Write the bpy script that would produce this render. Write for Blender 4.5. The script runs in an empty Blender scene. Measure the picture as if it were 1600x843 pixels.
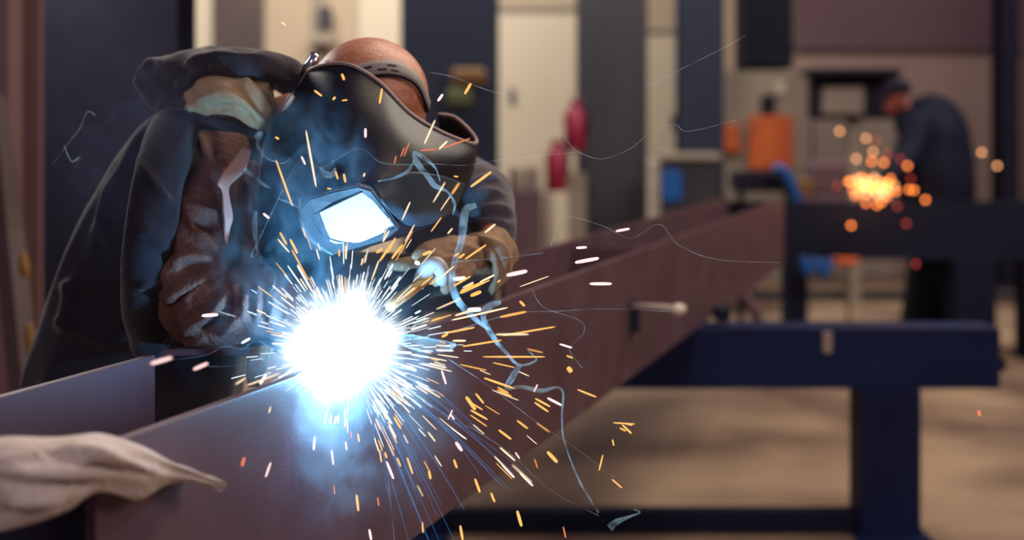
import bpy, bmesh, math, random
import numpy as np
from mathutils import Vector, Matrix, noise
R = random.Random(7)
C = bpy.context.scene.collection
SC = bpy.context.scene
F = 50/36*1600; CX = 800.0; HY = 209.0; H = 1.47

def at(px, py, d):
    """the point at depth d metres that the photograph shows at px, py"""
    return Vector((d*(px-CX)/F, d, H-d*(py-HY)/F))
ARC = at(535, 545, 2.17)

# ---------------------------------------------------------------- camera, world, lights
cam = bpy.data.cameras.new('camera'); cam.lens = 50; cam.sensor_width = 36
cam.shift_y = -(421.5-HY)/1600
cam.dof.use_dof = True; cam.dof.focus_distance = 2.18; cam.dof.aperture_fstop = 2.0
co = bpy.data.objects.new('camera', cam); C.objects.link(co)
co.location = (0, 0, H); co.rotation_euler = (math.pi/2, 0, 0)
SC.camera = co
w = bpy.data.worlds.new('World'); SC.world = w; w.use_nodes = True
bgn = w.node_tree.nodes['Background']
bgn.inputs[0].default_value = (0.62, 0.58, 1.0, 1); bgn.inputs[1].default_value = 0.15
SC.view_settings.view_transform = 'Standard'; SC.view_settings.look = 'None'
SC.view_settings.exposure = 0.0; SC.view_settings.gamma = 1.0; SC.view_settings.use_curve_mapping = False
SC.cycles.volume_step_rate = 2.0
SC.cycles.volume_bounces = 0

def light(name, kind, loc, power, col, size=None, target=None, sy=None):
    l = bpy.data.lights.new(name, kind); l.energy = power; l.color = col
    if kind == 'AREA':
        l.shape = 'RECTANGLE'; l.size = size; l.size_y = sy or size
    elif size is not None: l.shadow_soft_size = size
    o = bpy.data.objects.new(name, l); C.objects.link(o); o.location = loc
    if target is not None:
        o.rotation_euler = (Vector(target)-Vector(loc)).to_track_quat('-Z', 'Y').to_euler()
    return o
light('wall_fill_back', 'AREA', (-1.2, 11.2, 5.2), 440, (1.0, .95, .82), 5, (-1.6, 15, 1.6), 1.5)  # unseen fill light, added to brighten the cream back wall
light('wall_fill_right', 'AREA', (4.5, 11.0, 5.4), 58, (1.0, .80, .74), 3, (4.5, 15, 1.2), 1.5)  # weaker fill light added for the mauve wall at the right
light('floor_fill', 'AREA', (4.2, 6.6, 5.5), 300, (1.0, .86, .68), 2.6, (2.2, 6.6, 0), 2.6)  # unseen overhead fill, added to brighten the tan floor
light('rim_light_left', 'AREA', (-1.95, 4.9, 2.6), 75, (1.0, .94, .88), .5, (-.8, 2.7, 1.3), .7)  # rim light added behind the welder to edge his back
light('head_fill', 'AREA', (.5, 3.6, 3.9), 60, (1.0, .80, .62), 1.2, (-.35, 2.4, 1.5))  # warm fill light added above for the bald head
light('side_fill', 'AREA', (2.4, 1.2, 2.5), 34, (1.0, .80, .68), .9, (-.1, 2.4, 1.3))  # fill light added at the right for glove, knit sleeve and mask
light('front_fill', 'AREA', (-1.2, -1.2, 3.0), 27, (1.0, .78, .72), 1.4, (-.6, 2.0, 1.0))  # fill light added behind the camera for sleeve, cloth and girder
light('welding_arc_light', 'POINT', at(533, 569, 2.15), 11.5, (.20, .58, 1.0), .012)
light('far_spark_light', 'POINT', at(1362, 291, 9.1), 3, (1.0, .42, .12), .08)

# ---------------------------------------------------------------- materials
def mat(name, col, rough=.6, metal=0, spec=.5, noise_s=0, noise_a=0, col2=None, bump=0, bump_s=40, detail=4, stretch=None, coat=0):
    m = bpy.data.materials.new(name); m.use_nodes = True
    nt = m.node_tree; b = nt.nodes['Principled BSDF']
    b.inputs['Roughness'].default_value = rough; b.inputs['Metallic'].default_value = metal
    b.inputs['Specular IOR Level'].default_value = spec; b.inputs['Coat Weight'].default_value = coat
    b.inputs['Base Color'].default_value = (*col, 1)
    tc = nt.nodes.new('ShaderNodeTexCoord'); src = tc.outputs['Object']
    if stretch:
        mp = nt.nodes.new('ShaderNodeMapping'); mp.inputs['Scale'].default_value = stretch
        nt.links.new(src, mp.inputs[0]); src = mp.outputs[0]
    if noise_s:
        n = nt.nodes.new('ShaderNodeTexNoise'); n.inputs['Scale'].default_value = noise_s; n.inputs['Detail'].default_value = detail
        nt.links.new(src, n.inputs['Vector'])
        r = nt.nodes.new('ShaderNodeValToRGB'); r.color_ramp.elements[0].position = .5-noise_a; r.color_ramp.elements[1].position = .5+noise_a
        r.color_ramp.elements[0].color = (*col, 1); r.color_ramp.elements[1].color = (*(col2 or col), 1)
        nt.links.new(n.outputs['Fac'], r.inputs[0]); nt.links.new(r.outputs[0], b.inputs['Base Color'])
    if bump:
        n2 = nt.nodes.new('ShaderNodeTexNoise'); n2.inputs['Scale'].default_value = bump_s; n2.inputs['Detail'].default_value = 5
        nt.links.new(src, n2.inputs['Vector'])
        bp = nt.nodes.new('ShaderNodeBump'); bp.inputs['Strength'].default_value = bump; bp.inputs['Distance'].default_value = .01
        nt.links.new(n2.outputs['Fac'], bp.inputs['Height']); nt.links.new(bp.outputs[0], b.inputs['Normal'])
    return m
def emit(name, col, s):
    m = bpy.data.materials.new(name); m.use_nodes = True; nt = m.node_tree; nt.nodes.clear()
    e = nt.nodes.new('ShaderNodeEmission'); e.inputs[0].default_value = (*col, 1); e.inputs[1].default_value = s
    o = nt.nodes.new('ShaderNodeOutputMaterial'); nt.links.new(e.outputs[0], o.inputs[0]); return m
M = {}
M['steel'] = mat('primer_steel', (.080,.038,.048), .55, .0, .2, 6, .25, (.122,.068,.085), .15, 420, 8)
M['floor'] = mat('workshop_floor', (.13,.080,.062), .6, 0, .3, 1.1, .15, (.40,.28,.185), .1, 6, 9)
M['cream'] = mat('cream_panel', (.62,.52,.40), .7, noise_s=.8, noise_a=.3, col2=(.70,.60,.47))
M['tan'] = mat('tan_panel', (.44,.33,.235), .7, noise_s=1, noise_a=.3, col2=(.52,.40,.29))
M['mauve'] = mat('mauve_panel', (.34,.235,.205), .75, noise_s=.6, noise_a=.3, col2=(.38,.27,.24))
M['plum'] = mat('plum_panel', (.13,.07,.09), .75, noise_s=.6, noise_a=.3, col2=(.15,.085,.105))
M['navy'] = mat('navy_column', (.024,.030,.060), .6, 0, .2, noise_s=1.2, noise_a=.3, col2=(.032,.038,.068))
M['grey'] = mat('grey_column', (.034,.036,.052), .6, 0, .2, noise_s=1.0, noise_a=.3, col2=(.072,.066,.075), stretch=(3,3,.3))
M['black'] = mat('black_paint', (.012,.012,.026), .7, 0, .15, noise_s=8, noise_a=.3, col2=(.018,.017,.034))
M['brown'] = mat('brown_door', (.06,.04,.045), .6, noise_s=3, noise_a=.3, col2=(.09,.055,.05))
M['blue'] = mat('trestle_blue', (.006,.010,.045), .6, 0, .15, noise_s=3, noise_a=.3, col2=(.011,.020,.075))
M['dblue'] = mat('dark_blue', (.008,.010,.026), .7, 0, .15, noise_s=3, noise_a=.3, col2=(.010,.014,.036))
M['bblue'] = mat('bright_blue', (.0,.10,.42), .5)
M['red'] = mat('extinguisher_red', (.30,.012,.05), .4)
M['white'] = mat('white_enamel', (.70,.62,.50), .5)
M['orange'] = mat('orange_leather', (.75,.17,.03), .7, noise_s=4, noise_a=.25, col2=(.50,.08,.03))
M['yellow'] = mat('yellow_tag', (.22,.11,.02), .7)
M['green'] = mat('hi_vis_green', (.10,.12,.045), .8)
M['machine'] = mat('machine_beige', (.29,.24,.19), .6, noise_s=2, noise_a=.3, col2=(.36,.30,.25))
M['pinkwall'] = mat('dusty_pink_post', (.15,.075,.08), .7, noise_s=1, noise_a=.3, col2=(.18,.10,.10))
M['hoodie'] = mat('charcoal_fleece', (.017,.016,.024), .95, 0, .15, 30, .3, (.030,.028,.038), .3, 300)
M['hood'] = mat('grey_fleece', (.030,.028,.038), .95, 0, .2, 18, .3, (.065,.056,.064), .4, 160)
M['jacket'] = mat('brown_suede', (.060,.026,.024), .8, 0, .2, 11, .22, (.19,.10,.082), .5, 120)
M['lining'] = mat('pale_leather_edge', (.60,.38,.33), .8)
M['neck'] = mat('tan_cotton', (.46,.33,.19), .9, 0, .1, 14, .3, (.56,.42,.26), .25, 140)
M['sleeve'] = mat('slate_knit', (.075,.070,.085), .95, 0, .2, 20, .3, (.11,.10,.12), .3, 200)
M['glove'] = mat('suede_glove', (.20,.12,.075), .9, 0, .2, 22, .3, (.36,.24,.155), .4, 130)
M['skin'] = mat('skin', (.36,.12,.055), .42, 0, .5, 60, .25, (.56,.25,.14), .2, 260)
M['skin'].node_tree.nodes['Principled BSDF'].inputs['Subsurface Weight'].default_value = .15
M['skin'].node_tree.nodes['Principled BSDF'].inputs['Subsurface Scale'].default_value = .01
M['mask'] = mat('black_mask_shell', (.010,.009,.014), .42, 0, .28, 7, .3, (.014,.013,.02), .03, 90)
M['bezel'] = mat('mask_bezel', (.05,.06,.075), .4)
M['coverglass'] = mat('glare_cover_glass', (.62,.66,.68), .25, 0, .6, 60, .3, (.72,.75,.76))  # pale base colour holds the arc's reflection in the window
M['band'] = mat('grey_headband', (.19,.17,.15), .6, noise_s=30, noise_a=.3, col2=(.24,.21,.19))
M['chrome'] = mat('chrome', (.6,.6,.62), .2, 1)
M['brass'] = mat('brass_nozzle', (.62,.36,.12), .35, .6)
M['torch'] = mat('pale_torch_body', (.42,.42,.42), .4)
M['cloth'] = mat('pale_suede_cloth', (.50,.42,.38), .9, 0, .15, 10, .3, (.62,.53,.48), .5, 110)
M['rim'] = mat('rim_catch_light', (.30,.22,.21), .4, 0, .4)  # paler than the shell: the rim's catch light put into its colour
M['chin'] = mat('lit_chin_patch', (.040,.055,.075), .4, 0, .3)  # bluer and paler than the shell: arc light painted into the chin
M['trouser'] = mat('dark_trousers', (.014,.015,.022), .9, 0, .2)
M['boot'] = mat('black_boot', (.012,.011,.012), .5)
M['screen'] = mat('grey_screen', (.33,.26,.22), .4)
for k_, w_ in (('hoodie',.25),('hood',.3),('sleeve',.4),('neck',.2)):
    b_ = M[k_].node_tree.nodes['Principled BSDF']; b_.inputs['Sheen Weight'].default_value = w_; b_.inputs['Sheen Roughness'].default_value = .35
M['spark_gold'] = emit('spark_gold', (1.0, .47, .12), 1.35)
M['spark_pale'] = emit('spark_pale', (1.0, .74, .48), 1.35)
M['spark_pink'] = emit('spark_pink', (1.0, .62, .62), 1.5)
M['spark_red'] = emit('spark_red', (1.0, .26, .12), .9)
M['spark_white'] = emit('spark_white', (.85, .93, 1.0), 1.4)
M['spark_far'] = emit('far_spark', (1.0, .24, .045), 7)
M['spark_farpale'] = emit('far_spark_pale', (1.0, .42, .17), 5)
M['spark_fardim'] = emit('far_spark_dim', (.9, .10, .07), 1.6)
def smoke_mat(name, col, dens):
    m = bpy.data.materials.new(name); m.use_nodes = True; nt = m.node_tree; nt.nodes.clear()
    t = nt.nodes.new('ShaderNodeBsdfTransparent'); d = nt.nodes.new('ShaderNodeBsdfDiffuse'); s = nt.nodes.new('ShaderNodeBsdfTranslucent')
    d.inputs[0].default_value = (*col, 1); s.inputs[0].default_value = (*col, 1)
    a = nt.nodes.new('ShaderNodeMixShader'); b = nt.nodes.new('ShaderNodeMixShader'); o = nt.nodes.new('ShaderNodeOutputMaterial')
    nt.links.new(d.outputs[0], a.inputs[1]); nt.links.new(s.outputs[0], a.inputs[2])
    tc = nt.nodes.new('ShaderNodeTexCoord'); n = nt.nodes.new('ShaderNodeTexNoise'); n.inputs['Scale'].default_value = 42
    mr = nt.nodes.new('ShaderNodeMapRange'); mr.inputs['From Min'].default_value = .3; mr.inputs['From Max'].default_value = .7
    mr.inputs['To Min'].default_value = dens*.02; mr.inputs['To Max'].default_value = dens
    nt.links.new(tc.outputs['Object'], n.inputs['Vector']); nt.links.new(n.outputs['Fac'], mr.inputs['Value'])
    nt.links.new(mr.outputs[0], b.inputs[0]); nt.links.new(t.outputs[0], b.inputs[1]); nt.links.new(a.outputs[0], b.inputs[2])
    nt.links.new(b.outputs[0], o.inputs[0]); return m
M['wisp'] = smoke_mat('smoke_wisp', (.55,.85,.95), .34)
M['trail'] = smoke_mat('smoke_trail', (.6,.85,.95), .22)

# ---------------------------------------------------------------- object helpers
def tag(o, label=None, cat=None, group=None, kind=None):
    if label: o['label'] = label
    if cat: o['category'] = cat
    if group: o['group'] = group
    if kind: o['kind'] = kind
    return o
def empty(name, loc, label=None, cat=None, group=None):
    o = bpy.data.objects.new(name, None); C.objects.link(o); o.location = loc
    return tag(o, label, cat, group)
def link(name, me, m, parent=None, smooth=False, loc=None):
    o = bpy.data.objects.new(name, me); C.objects.link(o)
    if m is not None:
        me.materials.clear(); me.materials.append(m)
    if smooth:
        me.polygons.foreach_set('use_smooth', [True]*len(me.polygons))
    if loc is not None: o.location = loc
    if parent is not None:
        o.parent = parent
        pl = Vector((0,0,0)); p = parent
        while p is not None: pl = pl+p.location; p = p.parent
        o.location = o.location-pl
    return o
def from_bm(bm):
    me = bpy.data.meshes.new('m'); bm.to_mesh(me); bm.free(); return me
def build(name, bm, m, parent=None, smooth=False, rebase=True):
    """link a bmesh given in world coordinates; its origin goes to the middle of its foot"""
    me = from_bm(bm); loc = None
    if rebase:
        co_ = np.empty(len(me.vertices)*3); me.vertices.foreach_get('co', co_); co_ = co_.reshape(-1,3)
        lo, hi = co_.min(0), co_.max(0); loc = Vector(((lo[0]+hi[0])/2, (lo[1]+hi[1])/2, lo[2]))
        me.transform(Matrix.Translation(-loc))
    return link(name, me, m, parent, smooth, loc)
def box(bm, lo, hi, bev=0.0, mtx=None):
    r = bmesh.ops.create_cube(bm, size=1)
    vs = r['verts']
    for v in vs:
        v.co = Vector(((lo[i]+hi[i])/2+(v.co[i])*(hi[i]-lo[i]) for i in range(3)))
    if bev:
        es = list({e for v in vs for e in v.link_edges})
        rr = bmesh.ops.bevel(bm, geom=es, offset=bev, segments=2, affect='EDGES', profile=.5)
        vs = list({v for f in rr['faces'] for v in f.verts}) if mtx else vs
        if mtx:
            seen = set(vs); stack = list(vs)
            while stack:
                v = stack.pop()
                for e in v.link_edges:
                    o = e.other_vert(v)
                    if o not in seen: seen.add(o); stack.append(o)
            vs = list(seen)
    if mtx: bmesh.ops.transform(bm, matrix=mtx, verts=vs)
    return vs
def bx(lo, hi, bev=0.0, mtx=None):
    bm = bmesh.new(); box(bm, lo, hi, bev, mtx); return bm
def pxbox(x0, x1, y0, y1, d, thick, bev=0.0):
    a = at(x0, y1, d); b = at(x1, y0, d)
    return bx((a.x, d, a.z), (b.x, d+thick, b.z), bev)
def cat_rom(pts, n):
    """Catmull-Rom through tuples"""
    P = [np.array(p, float) for p in pts]; P = [2*P[0]-P[1]]+P+[2*P[-1]-P[-2]]
    out = []
    for i in range(1, len(P)-2):
        for k in range(n):
            t = k/n; a, b, c, d = P[i-1], P[i], P[i+1], P[i+2]
            out.append(.5*((2*b)+(c-a)*t+(2*a-5*b+4*c-d)*t*t+(3*b-a-3*c+d)*t**3))
    out.append(P[-2]); return out
def tube(bm, pts, radii, n=10, cap=True):
    """pts: Vectors, radii: floats"""
    rings = []; up = Vector((0,0,1)); pts = [Vector(p) for p in pts]
    for i, p in enumerate(pts):
        t = (pts[min(i+1,len(pts)-1)]-pts[max(i-1,0)]).normalized()
        if i == 0: s = t.orthogonal().normalized()
        else: s = (s-t*s.dot(t)).normalized()
        q = t.cross(s)
        rings.append([bm.verts.new(p+(s*math.cos(2*math.pi*k/n)+q*math.sin(2*math.pi*k/n))*radii[i]) for k in range(n)])
    for a, b in zip(rings, rings[1:]):
        for k in range(n): bm.faces.new((a[k], a[(k+1)%n], b[(k+1)%n], b[k]))
    if cap:
        bm.faces.new(rings[0][::-1]); bm.faces.new(rings[-1])
def ball(bm, c, r, scale=(1,1,1), sub=2):
    q = bmesh.ops.create_icosphere(bm, subdivisions=sub, radius=1)
    for v in q['verts']: v.co = Vector((c[0]+v.co.x*r*scale[0], c[1]+v.co.y*r*scale[1], c[2]+v.co.z*r*scale[2]))
def chain(bm, ctl, n=6, ys=1.0):
    """ctl: (px, py, depth, radius in px). Balls along a smooth line, to be fused."""
    for p in cat_rom(ctl, n):
        r = p[3]*p[2]/F
        ball(bm, at(p[0], p[1], p[2]), r, (1, ys, 1))
def fuse(bm, voxel=.008, smooth=6, factor=.6):
    """one continuous skin round everything in bm"""
    me = from_bm(bm); o = bpy.data.objects.new('tmp', me); C.objects.link(o)
    r = o.modifiers.new('r', 'REMESH'); r.mode = 'VOXEL'; r.voxel_size = voxel
    s = o.modifiers.new('s', 'SMOOTH'); s.iterations = smooth; s.factor = factor
    dg = bpy.context.evaluated_depsgraph_get(); dg.update()
    ev = bpy.data.meshes.new_from_object(o.evaluated_get(dg))
    bpy.data.objects.remove(o); bpy.data.meshes.remove(me); return ev
def folds(me, lines, n_amp=.003, n_s=9.0, facing=True):
    """raise cloth folds: lines = (amplitude m, half width px, [(px,py)...])"""
    nv = len(me.vertices)
    co_ = np.empty(nv*3); me.vertices.foreach_get('co', co_); co_ = co_.reshape(-1,3)
    no = np.array([v.normal[:] for v in me.vertices])
    px = CX+F*co_[:,0]/co_[:,1]; py = HY+F*(H-co_[:,2])/co_[:,1]
    disp = np.zeros(nv)
    for amp, wd, pl in lines:
        pl = np.array([q[:2] for q in cat_rom(pl, 5)]) if len(pl) > 2 else np.array(pl, float)
        best = np.full(nv, 1e9); tt = np.zeros(nv)
        for k, (a, b) in enumerate(zip(pl, pl[1:])):
            ab = b-a; L = max(1e-6, ab@ab)
            t = np.clip(((px-a[0])*ab[0]+(py-a[1])*ab[1])/L, 0, 1)
            dd = np.hypot(px-a[0]-t*ab[0], py-a[1]-t*ab[1])
            m_ = dd < best; best[m_] = dd[m_]; tt[m_] = ((k+t)/(len(pl)-1))[m_]
        env = np.clip(np.sin(np.pi*np.clip(tt, .04, .96))*1.6, 0, 1)
        disp += amp*env*np.exp(-(best/wd)**2)
    if facing: disp *= np.clip(-no[:,1]*2+.2, 0, 1)
    if n_amp:
        for i in range(nv):
            disp[i] += n_amp*noise.noise(Vector(co_[i])*n_s)
    co_ += no*disp[:,None]
    me.vertices.foreach_set('co', co_.ravel()); me.update()
    return me
def patch(rows, nu=6, nv=6):
    """smooth sheet through a grid of (px,py,depth)"""
    rs = [cat_rom(r, nu) for r in rows]
    cols = [cat_rom([r[i] for r in rs], nv) for i in range(len(rs[0]))]
    bm = bmesh.new()
    G = [[bm.verts.new(at(*c[j])) for c in cols] for j in range(len(cols[0]))]
    for a, b in zip(G, G[1:]):
        for i in range(len(a)-1): bm.faces.new((a[i], b[i], b[i+1], a[i+1]))
    return bm
def thicken(bm, t):
    """give a sheet real thickness (away from its normals)"""
    bm.normal_update(); bm.faces.ensure_lookup_table()
    bmesh.ops.solidify(bm, geom=list(bm.faces), thickness=t); return bm

# ---------------------------------------------------------------- the hall
def st(name, bm, m): return tag(build(name, bm, m), kind='structure')
st('floor', bx((-9,-2.5,-.1), (10,15.6,0)), M['floor'])
WD = 15.0
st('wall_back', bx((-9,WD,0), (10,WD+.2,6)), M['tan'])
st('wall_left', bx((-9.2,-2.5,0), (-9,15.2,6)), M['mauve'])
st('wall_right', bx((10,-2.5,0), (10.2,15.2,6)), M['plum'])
def trimbox(n, x0, x1, y0, y1, d, th, m, bev=.01):
    return st('trim_%d' % n, pxbox(x0, x1, y0, y1, d, th, bev), m)
def to_floor(d): return HY+F*H/d
# columns (I sections: two flanges and a web)
def column(n, x0, x1, d, m, depth=.3):
    a = at(x0, 0, d); b = at(x1, 0, d); bm = bmesh.new(); z = 5.6
    box(bm, (a.x, d, 0), (b.x, d+.03, z), .004); box(bm, (a.x, d+depth, 0), (b.x, d+depth+.03, z), .004)
    mx = (a.x+b.x)/2; box(bm, (mx-.02, d+.02, 0), (mx+.02, d+depth+.01, z))
    box(bm, (a.x-.04, d-.04, 0), (b.x+.04, d+depth+.06, .03), .004)
    return st('trim_%d' % n, bm, m)
column(1, 18, 275, 5.2, M['black'])
column(2, 626, 779, 11.5, M['navy'])
column(3, 903, 1012, 12.5, M['grey'])
column(4, 1062, 1132, 12.0, M['navy'])
column(5, 1566, 1594, 13.5, M['black'])
column(6, -60, 15, 4.6, M['pinkwall'])
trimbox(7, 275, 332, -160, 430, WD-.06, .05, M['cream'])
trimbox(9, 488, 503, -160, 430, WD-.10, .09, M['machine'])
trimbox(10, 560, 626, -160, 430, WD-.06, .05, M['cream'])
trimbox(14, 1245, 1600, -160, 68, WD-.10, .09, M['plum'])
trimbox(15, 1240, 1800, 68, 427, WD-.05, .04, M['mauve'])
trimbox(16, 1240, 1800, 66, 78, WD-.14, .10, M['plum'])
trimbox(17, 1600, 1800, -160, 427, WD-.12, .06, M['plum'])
def door(n, x0, x1, y0, d, m, handle=None):
    o = st('door_%d' % n, pxbox(x0, x1, y0, to_floor(d)-1, d, .05, .008), m)
    if handle:
        build('door_handle', pxbox(handle[0]-4, handle[0]+4, handle[1]-12, handle[1]+12, d-.05, .05, .01), M['grey'], o)
    return o
door(1, 332, 412, -90, WD-.12, M['brown'], (400, 230))
door(2, 779, 905, 18, WD-.12, M['cream'], (800, 150))
trimbox(11, 770, 915, 8, 17, WD-.16, .15, M['machine'])
door(3, 1012, 1064, 52, WD-.12, M['cream'], (1054, 190))
trimbox(12, 1005, 1070, 44, 51, WD-.16, .15, M['machine'])
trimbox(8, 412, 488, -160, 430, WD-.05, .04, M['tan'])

# ---------------------------------------------------------------- steel girder (H section, flanges upright)
BD = Vector((.315, 1, 0)).normalized(); BN = Vector((-BD.y, BD.x, 0))   # along, and away from the near face to the far flange
B0 = Vector((-.96, 0, 0)); ZT = H-.35; ZB = H-.71; WB = .315
def along(d): return d/BD.y
def bmat(): return Matrix(((BD.x, BN.x, 0, B0.x), (BD.y, BN.y, 0, B0.y), (0,0,1,0), (0,0,0,1)))
s0 = along(1.58); s1 = along(7.75)
beam = empty('steel_girder', B0+BD*s0+Vector((0,0,ZB)), 'long reddish steel girder with upright flanges, running from the lower left into the hall', 'steel beam')
def bpart(name, lo, hi, bev=.0015, m='steel'):
    bm = bx(lo, hi, bev); bmesh.ops.transform(bm, matrix=bmat(), verts=bm.verts)
    return build(name, bm, M[m], beam)
bpart('near_flange', (s0, 0, ZB), (s1, .014, ZT))
sF = along(2.25)-.09
fm = bmesh.new()
box(fm, (s0-.0, WB-.014, ZB), (sF, WB, ZT), .0015); 
bmesh.ops.transform(fm, matrix=bmat(), verts=fm.verts)
build('far_flange', fm, M['steel'], beam)
bpart('far_flange', (along(3.9), WB-.014, ZB), (s1, WB, ZT))
bpart('web', (s0, .014, (ZT+ZB)/2-.006), (s1, WB-.014, (ZT+ZB)/2+.006))
bpart('shade_plate', (s0+.012, .014, ZB), (s0+.022, WB-.014, ZT-.03), m='black')  # black sheet added for the shade inside the girder's open end
bpart('stiffener', (along(4.6), .014, ZB+.02), (along(4.6)+.012, WB-.014, ZT-.02))
bpart('stiffener', (s1-.02, .014, ZB+.02), (s1-.006, WB-.014, ZT-.02), m='black')
# clamp on the girder's near face
cl = empty('clamp', at(1000, 490, 3.9), 'dark clamp with a pale round-ended lever, on the face of the girder', 'clamp')
fd = lambda px: .96/(.315-(px-CX)/F)
bm = bmesh.new(); dd = fd(990)-.045
a = at(984, 470, dd); b = at(1000, 520, dd); box(bm, (a.x, dd, b.z), (b.x, dd+.06, a.z), .006); build('clamp_body', bm, M['black'], cl)
bm = bmesh.new(); tube(bm, [at(988, 478, dd-.02), at(1020, 479, dd-.02), at(1052, 482, dd-.03)], [.008,.009,.009]); build('lever', bm, M['screen'], cl, True)
bm = bmesh.new(); ball(bm, at(1060, 483, dd-.03), .019, (1.2,1,.9)); build('lever_knob', bm, M['white'], cl, True)

# ---------------------------------------------------------------- blue trestle under the girder
def trestle(d, name, label, px0, px1, y0, y1, legs, m, yfoot=True, bars=True):
    t = empty(name, (at(px1, 0, d).x, d, 0), label, 'trestle')
    top = at(0, y0, d).z; bot = at(0, y1, d).z
    a = at(px0, 0, d).x; b = at(px1, 0, d).x
    bm = bmesh.new(); box(bm, (a, d, top-.012), (b, d+.2, top), .003); box(bm, (a, d, bot), (b, d+.2, bot+.012), .003)
    box(bm, (a, d+.004, bot+.01), (b, d+.012, top-.01)); box(bm, (a, d+.188, bot+.01), (b, d+.196, top-.01))
    build('crossbar', bm, m, t)
    for (l0, l1) in legs:
        la = at(l0, 0, d).x; lb = at(l1, 0, d).x
        lg = build('leg', bx((la, d-.02, .0), (lb, d+.18, bot), .006), m, t)
        build('foot_plate', bx((la-.03, d-.08, 0), (lb+.03, d+.26, .012), .002), m, lg)
    return t, top, bot
tr, ttop, tbot = trestle(5.18, 'trestle', 'blue steel trestle under the girder, empty crossbar end sticking out to the right', 760, 1563, 513, 607, [(1345, 1437), (600, 690)], M['blue'])
build('foot_bar', bx((at(690,0,5.2).x, 5.22, .012), (at(1346,0,5.2).x, 5.30, .085), .004), M['dblue'], tr)
bm = bmesh.new(); a = at(1286, 518, 5.17); b = at(1300, 551, 5.17); box(bm, (a.x, 5.165, b.z), (b.x, 5.184, a.z), .002)
build('label_plate', bm, M['screen'], tr)
bm = bmesh.new(); c = at(1571, 572, 5.2); tube(bm, [c+Vector((-.02,.05,0)), c+Vector((.012,.05,0))], [.026,.026], 14); build('end_knob', bm, M['black'], tr, True)
bm = bmesh.new(); c = at(1569, 556, 5.2); ball(bm, c, .012); build('end_cap', bm, M['yellow'], tr, True)
t2, top2, bot2 = trestle(9.3, 'work_bench', 'dark steel work bench at which the second man works, below the orange sparks', 1222, 1640, 316, 405, [(1490, 1556), (1228, 1262), (1600, 1636)], M['dblue'])
# things on and under the bench
def item(name, label, cat, bm, m, smooth=False, group=None):
    return tag(build(name, bm, m, None, smooth), label, cat, group)
def chpx(ctl, n=6, ys=1., vox=.02, sm=4):
    bm = bmesh.new(); chain(bm, ctl, n, ys); return fuse(bm, vox, sm)
def tpx(ctl, nseg=6, n=8):
    """tube through (px,py,d,r_m)"""
    P = cat_rom(ctl, nseg); bm = bmesh.new(); tube(bm, [at(*p[:3]) for p in P], [p[3] for p in P], n); return bm
item('cable_coil', 'blue cable loops hanging under the left end of the far bench', 'cable', tpx([(1255,400,9.2,.02),(1262,425,9.2,.03),(1275,405,9.2,.02),(1288,428,9.2,.035),(1296,402,9.2,.02)]), M['bblue'], True)
item('orange_rag', 'small orange rag hanging below the far bench beside the blue cable', 'rag', tpx([(1300,404,9.28,.012),(1320,409,9.28,.03),(1342,405,9.28,.012)]), M['orange'], True)
item('floor_rail', 'grey steel rail lying across the floor behind the legs of the far bench', 'rail', bx((at(1150,0,13).x, 12.6, 0), (at(1640,0,13).x, 12.72, .07), .01), M['grey'])
item('floor_stand', 'small dark stand on the floor beyond the girder, left of the floor rail', 'stand', tpx([(1150,440,8.2,.02),(1165,465,8.2,.03),(1185,500,8.2,.035),(1198,580,8.2,.02),(1200,606,8.2,.03)]), M['plum'], True)
item('floor_block', 'small dark block beside the girder edge above the blue trestle', 'block', pxbox(1118,1142,482,502,5.25,.1,.01), M['dblue'])

# ---------------------------------------------------------------- background items
def extinguisher(px, y0, y1, d, wd, label):
    r = wd*d/F/2; b = at(px, y1, d); t_ = at(px, y0, d)
    e = empty('fire_extinguisher', b, label, 'fire extinguisher', 'red fire extinguishers by the grey column')
    h = t_.z-b.z; bm = bmesh.new()
    tube(bm, [b+Vector((0,0,z*h)) for z in (0,.03,.72,.82,.88)], [r*.9,r,r,r*.6,r*.3], 16); build('cylinder', bm, M['red'], e, True)
    bm = bmesh.new(); box(bm, (b.x-r*.5, d-r*.4, b.z+h*.88), (b.x+r*.6, d+r*.3, b.z+h), .01); build('valve_head', bm, M['red'], e)
    bm = bmesh.new(); tube(bm, [b+Vector((r*.6,-.02,h*.92)), b+Vector((r*1.1,-.04,h*.7)), b+Vector((r*1.05,-.04,h*.3))], [.015]*3, 8); build('hose', bm, M['black'], e, True)
    return e
extinguisher(898, 155, 236, 12.3, 34, 'upper red fire extinguisher on the grey column right of the pale door')
extinguisher(869, 218, 300, 12.1, 33, 'lower red fire extinguisher standing on the white canister')
item('canister', 'tall white canister under the lower red fire extinguisher', 'canister', tpx([(869, 300, 12.1, .10),(869,303,12.1,.10),(869,340,12.1,.105),(869,375,12.1,.105),(869,478,12.1,.105)], 3, 16), M['white'], True)
item('grey_cabinet', 'narrow grey cabinet behind the white canister', 'cabinet', pxbox(884, 916, 270, to_floor(12.35), 12.35, .35, .02), M['machine'])
item('plum_crate', 'dark plum crate left of the white canister', 'crate', pxbox(796, 848, 296, to_floor(11.8), 11.8, .4, .02), M['plum'])
item('glass_jar', 'pale jar on top of the dark plum crate', 'jar', tpx([(832,258,12,.04),(832,262,12,.06),(832,280,12,.065),(832,295,12,.065)],3,14), M['screen'], True)
item('paint_tin', 'small dull tin left of the pale jar on the crate', 'tin', tpx([(806,262,12,.05),(806,266,12,.06),(806,295,12,.06)],3,14), M['machine'], True)
wc = empty('compressor_unit', at(1080, to_floor(11.6), 11.6), 'grey machine with a bright blue panel, behind the girder left of the orange pads', 'machine')
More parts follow.
